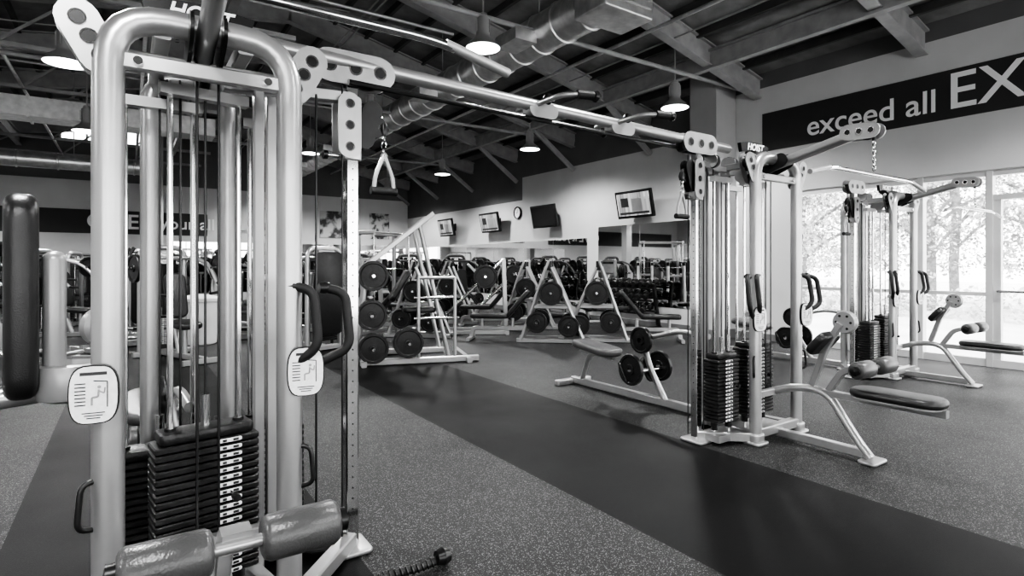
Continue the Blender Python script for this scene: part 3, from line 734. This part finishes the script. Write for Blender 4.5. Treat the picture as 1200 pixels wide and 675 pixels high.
# elliptical trainers
def elliptical():
    m = MB()
    m.tube([(0, -.9, .06), (0, .8, .06)], .05, SILVER, sq=True)
    for y in (-.85, .75): m.tube([(-.32, y, .04), (.32, y, .04)], .04, SILVER, sq=True)
    m.lathe([(0, -.11), (.22, -.11), (.30, -.07), (.32, 0), (.30, .07), (.22, .11), (0, .11)], (0, .5, .38), (1, 0, 0), SHROUD, 30)
    m.tube([(0, .5, .5), (0, .38, 1.45)], .045, SILVER, fillet=.1)
    m.pad((0, .34, 1.5), (.34, .26, .07), BLACK, RX(60), cr=.05, er=.02)
    for s_ in (-1, 1):
        m.tube([(s_*.17, -.85, .14), (s_*.17, .3, .25+.08*s_)], .028, SILVER); m.pad((s_*.17, -.25, .24+.03*s_), (.15, .4, .05), BLACK, cr=.05, er=.015)
        m.tube([(s_*.24, .3, .25+.08*s_), (s_*.26, .42, .95), (s_*.27, .22-.1*s_, 1.35), (s_*.22, .05-.1*s_, 1.62)], .022, SILVER, fillet=.15)
        m.tube([(s_*.265, .2-.1*s_, 1.38), (s_*.22, .05-.1*s_, 1.62)], .028, FOAM)
        m.cyl((s_*.1, .5, .38), (s_*.2, .45, .3+.1*s_), .03, CHROME)
    return m
el = elliptical().build('elliptical_trainer', (-1.1, 9.3, 0), math.radians(150)).data
for x, y, r in ((.1, 11.3, 120), (-2.0, 11.3, 150), (1.7, 11.2, 60)): put('elliptical_trainer', el, (x, y, 0), math.radians(r))
# selectorised machines
def select(FR, SH):
    m = MB()
    m.tube([(-.3, .5, .04), (-.3, .5, 1.6), (.3, .5, 1.6), (.3, .5, .04)], .04, FR, fillet=.15, seg=14)
    stack(m, 0, .55, 0, 14, w=.34, top=1.55)
    m.pad((0, .64, .9), (.5, 1.3, .02), SH, RX(90), cr=.1, er=.005)
    m.tube([(0, .5, .05), (0, -.8, .05)], .04, FR, sq=True); m.tube([(-.3, -.8, .04), (.3, -.8, .04)], .035, FR, sq=True); m.tube([(-.4, .5, .04), (.4, .5, .04)], .035, FR, sq=True)
    m.tube([(0, -.05, .05), (0, .1, .5), (0, .18, 1.2)], .04, FR, fillet=.1)
    m.pad((0, .08, .9), (.3, .66, .09), VINYL, RX(80), cr=.1, er=.035); m.pad((0, -.22, .5), (.34, .44, .09), VINYL, RX(5), cr=.1, er=.035)
    m.tube([(0, -.2, .05), (0, -.2, .46)], .035, FR)
    m.tube([(-.45, .45, 1.45), (.45, .45, 1.45)], .03, FR)
    for s_ in (-1, 1):
        m.tube([(s_*.45, .45, 1.45), (s_*.5, .1, 1.35), (s_*.46, -.3, .95)], .03, FR, fillet=.2); m.tube([(s_*.46, -.3, .95), (s_*.30, -.34, .93)], .02, FOAM)
        m.tube([(s_*.46, -.2, 1.08), (s_*.46, -.42, 1.08)], .02, FOAM)
        m.cyl((s_*.46, .0, 1.3), (s_*.66, .0, 1.3), .02, CHROME); m.disc((s_*.56, .0, 1.3), (1, 0, 0), .2, IRON, .05)
    placard(m, (0, .44, 1.45))
    return m
sm = select(SILVER, BLACK).build('seated_press_machine', (-.9, 13.4, 0), math.radians(60)).data
for x, y, r in ((.6, 9.5, 20), (-2.4, 13.6, 60), (2.4, 9.6, 200), (1.2, 15.6, 30), (-.5, 15.6, 70), (.5, 13.2, 160), (-2.4, 15.9, 60)):
    put('seated_press_machine', sm, (x, y, 0), math.radians(r))
sd_ = select(BEAMD, BLACK).build('seated_press_machine', (3.6, 13.8, 0), math.radians(4)).data
for x, y, r in ((4.9, 13.9, 0), (6.3, 13.8, 4), (7.7, 13.8, 0), (2.4, 17.8, 4), (3.8, 17.8, 0), (5.2, 17.8, 4), (6.6, 17.8, 0), (7.9, 17.8, 0), (-1., 17.8, 0), (-2.6, 17.8, 0)):
    put('seated_press_machine', sd_, (x, y, 0), math.radians(r))
# bin
m = MB()
m.lathe([(0, 0), (.25, 0), (.27, .02), (.31, .72), (.33, .73), (.33, .78), (.30, .80), (.12, .84), (.10, .80), (0, .80)], (0, 0, 0), (0, 0, 1), WHITEP, 28)
m.build('trash_bin', (1.0, 11.0, 0))

# ---------------------------------------------------------------- outdoors
m = MB(); m.box((34, 4, -.15), (49, 90, .1), CONC); m.build('ground')
def tree(seed, H=6.5):
    random.seed(seed); m = MB()
    m.tube([(0, 0, -.1), (.1, .05, 1.5), (0, .1, H*.55), (.2, 0, H*.8)], .16, BARK, fillet=.3)
    for k in range(7):
        a = random.uniform(0, 6.28); z = random.uniform(1.4, H*.6); m.tube([(0.05, .05, z), (math.cos(a)*.8, math.sin(a)*.8, z+.7), (math.cos(a)*1.6, math.sin(a)*1.6, z+1.1)], .05, BARK, fillet=.2, seg=6)
    cl = [(random.gauss(0, 1.1), random.gauss(0, 1.1), random.uniform(1.6, H), random.uniform(.5, 1.0)) for _ in range(26)]
    for mt, cnt in ((LEAF, 1800), (LEAF2, 4200)):
        vs = []; fs = []
        for i in range(cnt):
            cx, cy, cz, r = random.choice(cl); d = V((random.gauss(0, 1), random.gauss(0, 1), random.gauss(0, 1))).normalized()*r*random.uniform(.5, 1)
            c = V((cx, cy, cz))+d; q = Quaternion(V((random.random()-.5, random.random()-.5, random.random()-.5)).normalized(), random.uniform(0, 6.28)); s_ = random.uniform(.04, .09)
            o = len(vs); vs += [c+q @ V(p)*s_ for p in ((-1, 0, 0), (0, -.6, 0), (1, 0, .2), (0, .6, 0))]; fs.append((o, o+1, o+2, o+3))
        m.add(vs, fs, mt)
    return m
t1 = tree(3).build('tree', (21, 7.5, -.09)).data
t2 = tree(9, 5.5).build('tree', (19.5, 10.8, -.09)).data
for i, (x, y) in enumerate(((24, 5), (27, 12), (26, 8.5), (22, 3), (29, 3), (23, 14.5), (30, 17), (21, -1), (28, -3))): put('tree', (t1, t2)[i % 2], (x, y, -.09), i*1.3)
m = MB()
random.seed(5); vs = []; fs = []
for i in range(6000):
    c = V((random.uniform(17.8, 18.8), random.uniform(-12, 22), random.uniform(-.1, .8)*random.random()**.3)); s_ = random.uniform(.05, .10); q = Quaternion(V((random.random()-.5, random.random()-.5, random.random()-.5)).normalized(), random.uniform(0, 6.28))
    o = len(vs); vs += [c+q @ V(p)*s_ for p in ((-1, 0, 0), (0, -.6, 0), (1, 0, .2), (0, .6, 0))]; fs.append((o, o+1, o+2, o+3))
m.add(vs, fs, LEAF2); m.build('hedge')

# ---------------------------------------------------------------- light
w = bpy.data.worlds.new('World'); S.world = w; w.use_nodes = True; nt = w.node_tree
bg = nt.nodes['Background']; bg.inputs['Strength'].default_value = 5.2
tc = nt.nodes.new('ShaderNodeTexCoord'); sp = nt.nodes.new('ShaderNodeSeparateXYZ'); rp = nt.nodes.new('ShaderNodeValToRGB')
rp.color_ramp.elements[0].position = .0; rp.color_ramp.elements[0].color = (.95,)*3+(1,); rp.color_ramp.elements[1].position = 1.; rp.color_ramp.elements[1].color = (.65,)*3+(1,)
nt.links.new(tc.outputs['Generated'], sp.inputs[0]); nt.links.new(sp.outputs['Z'], rp.inputs['Fac']); nt.links.new(rp.outputs['Color'], bg.inputs['Color'])
sd = bpy.data.lights.new('sun', 'SUN'); sd.energy = 3.5; sd.angle = math.radians(4); so = bpy.data.objects.new('sun', sd); S.collection.objects.link(so)
so.rotation_euler = (math.radians(25), math.radians(20), 0)

# ---------------------------------------------------------------- camera
cd = bpy.data.cameras.new('camera'); cam = bpy.data.objects.new('camera', cd); S.collection.objects.link(cam); S.camera = cam
cd.sensor_width = 36; cd.lens = 36*667/1200; cd.shift_y = -27.5/1200; cd.clip_start = .05; cd.clip_end = 200
cam.location = (0, 0, 1.35); cam.rotation_euler = (math.radians(90), 0, -math.atan2(450, 667))
S.view_settings.view_transform = 'AgX'
try: S.view_settings.look = 'AgX - High Contrast'
except Exception: pass
S.view_settings.exposure = 0.42
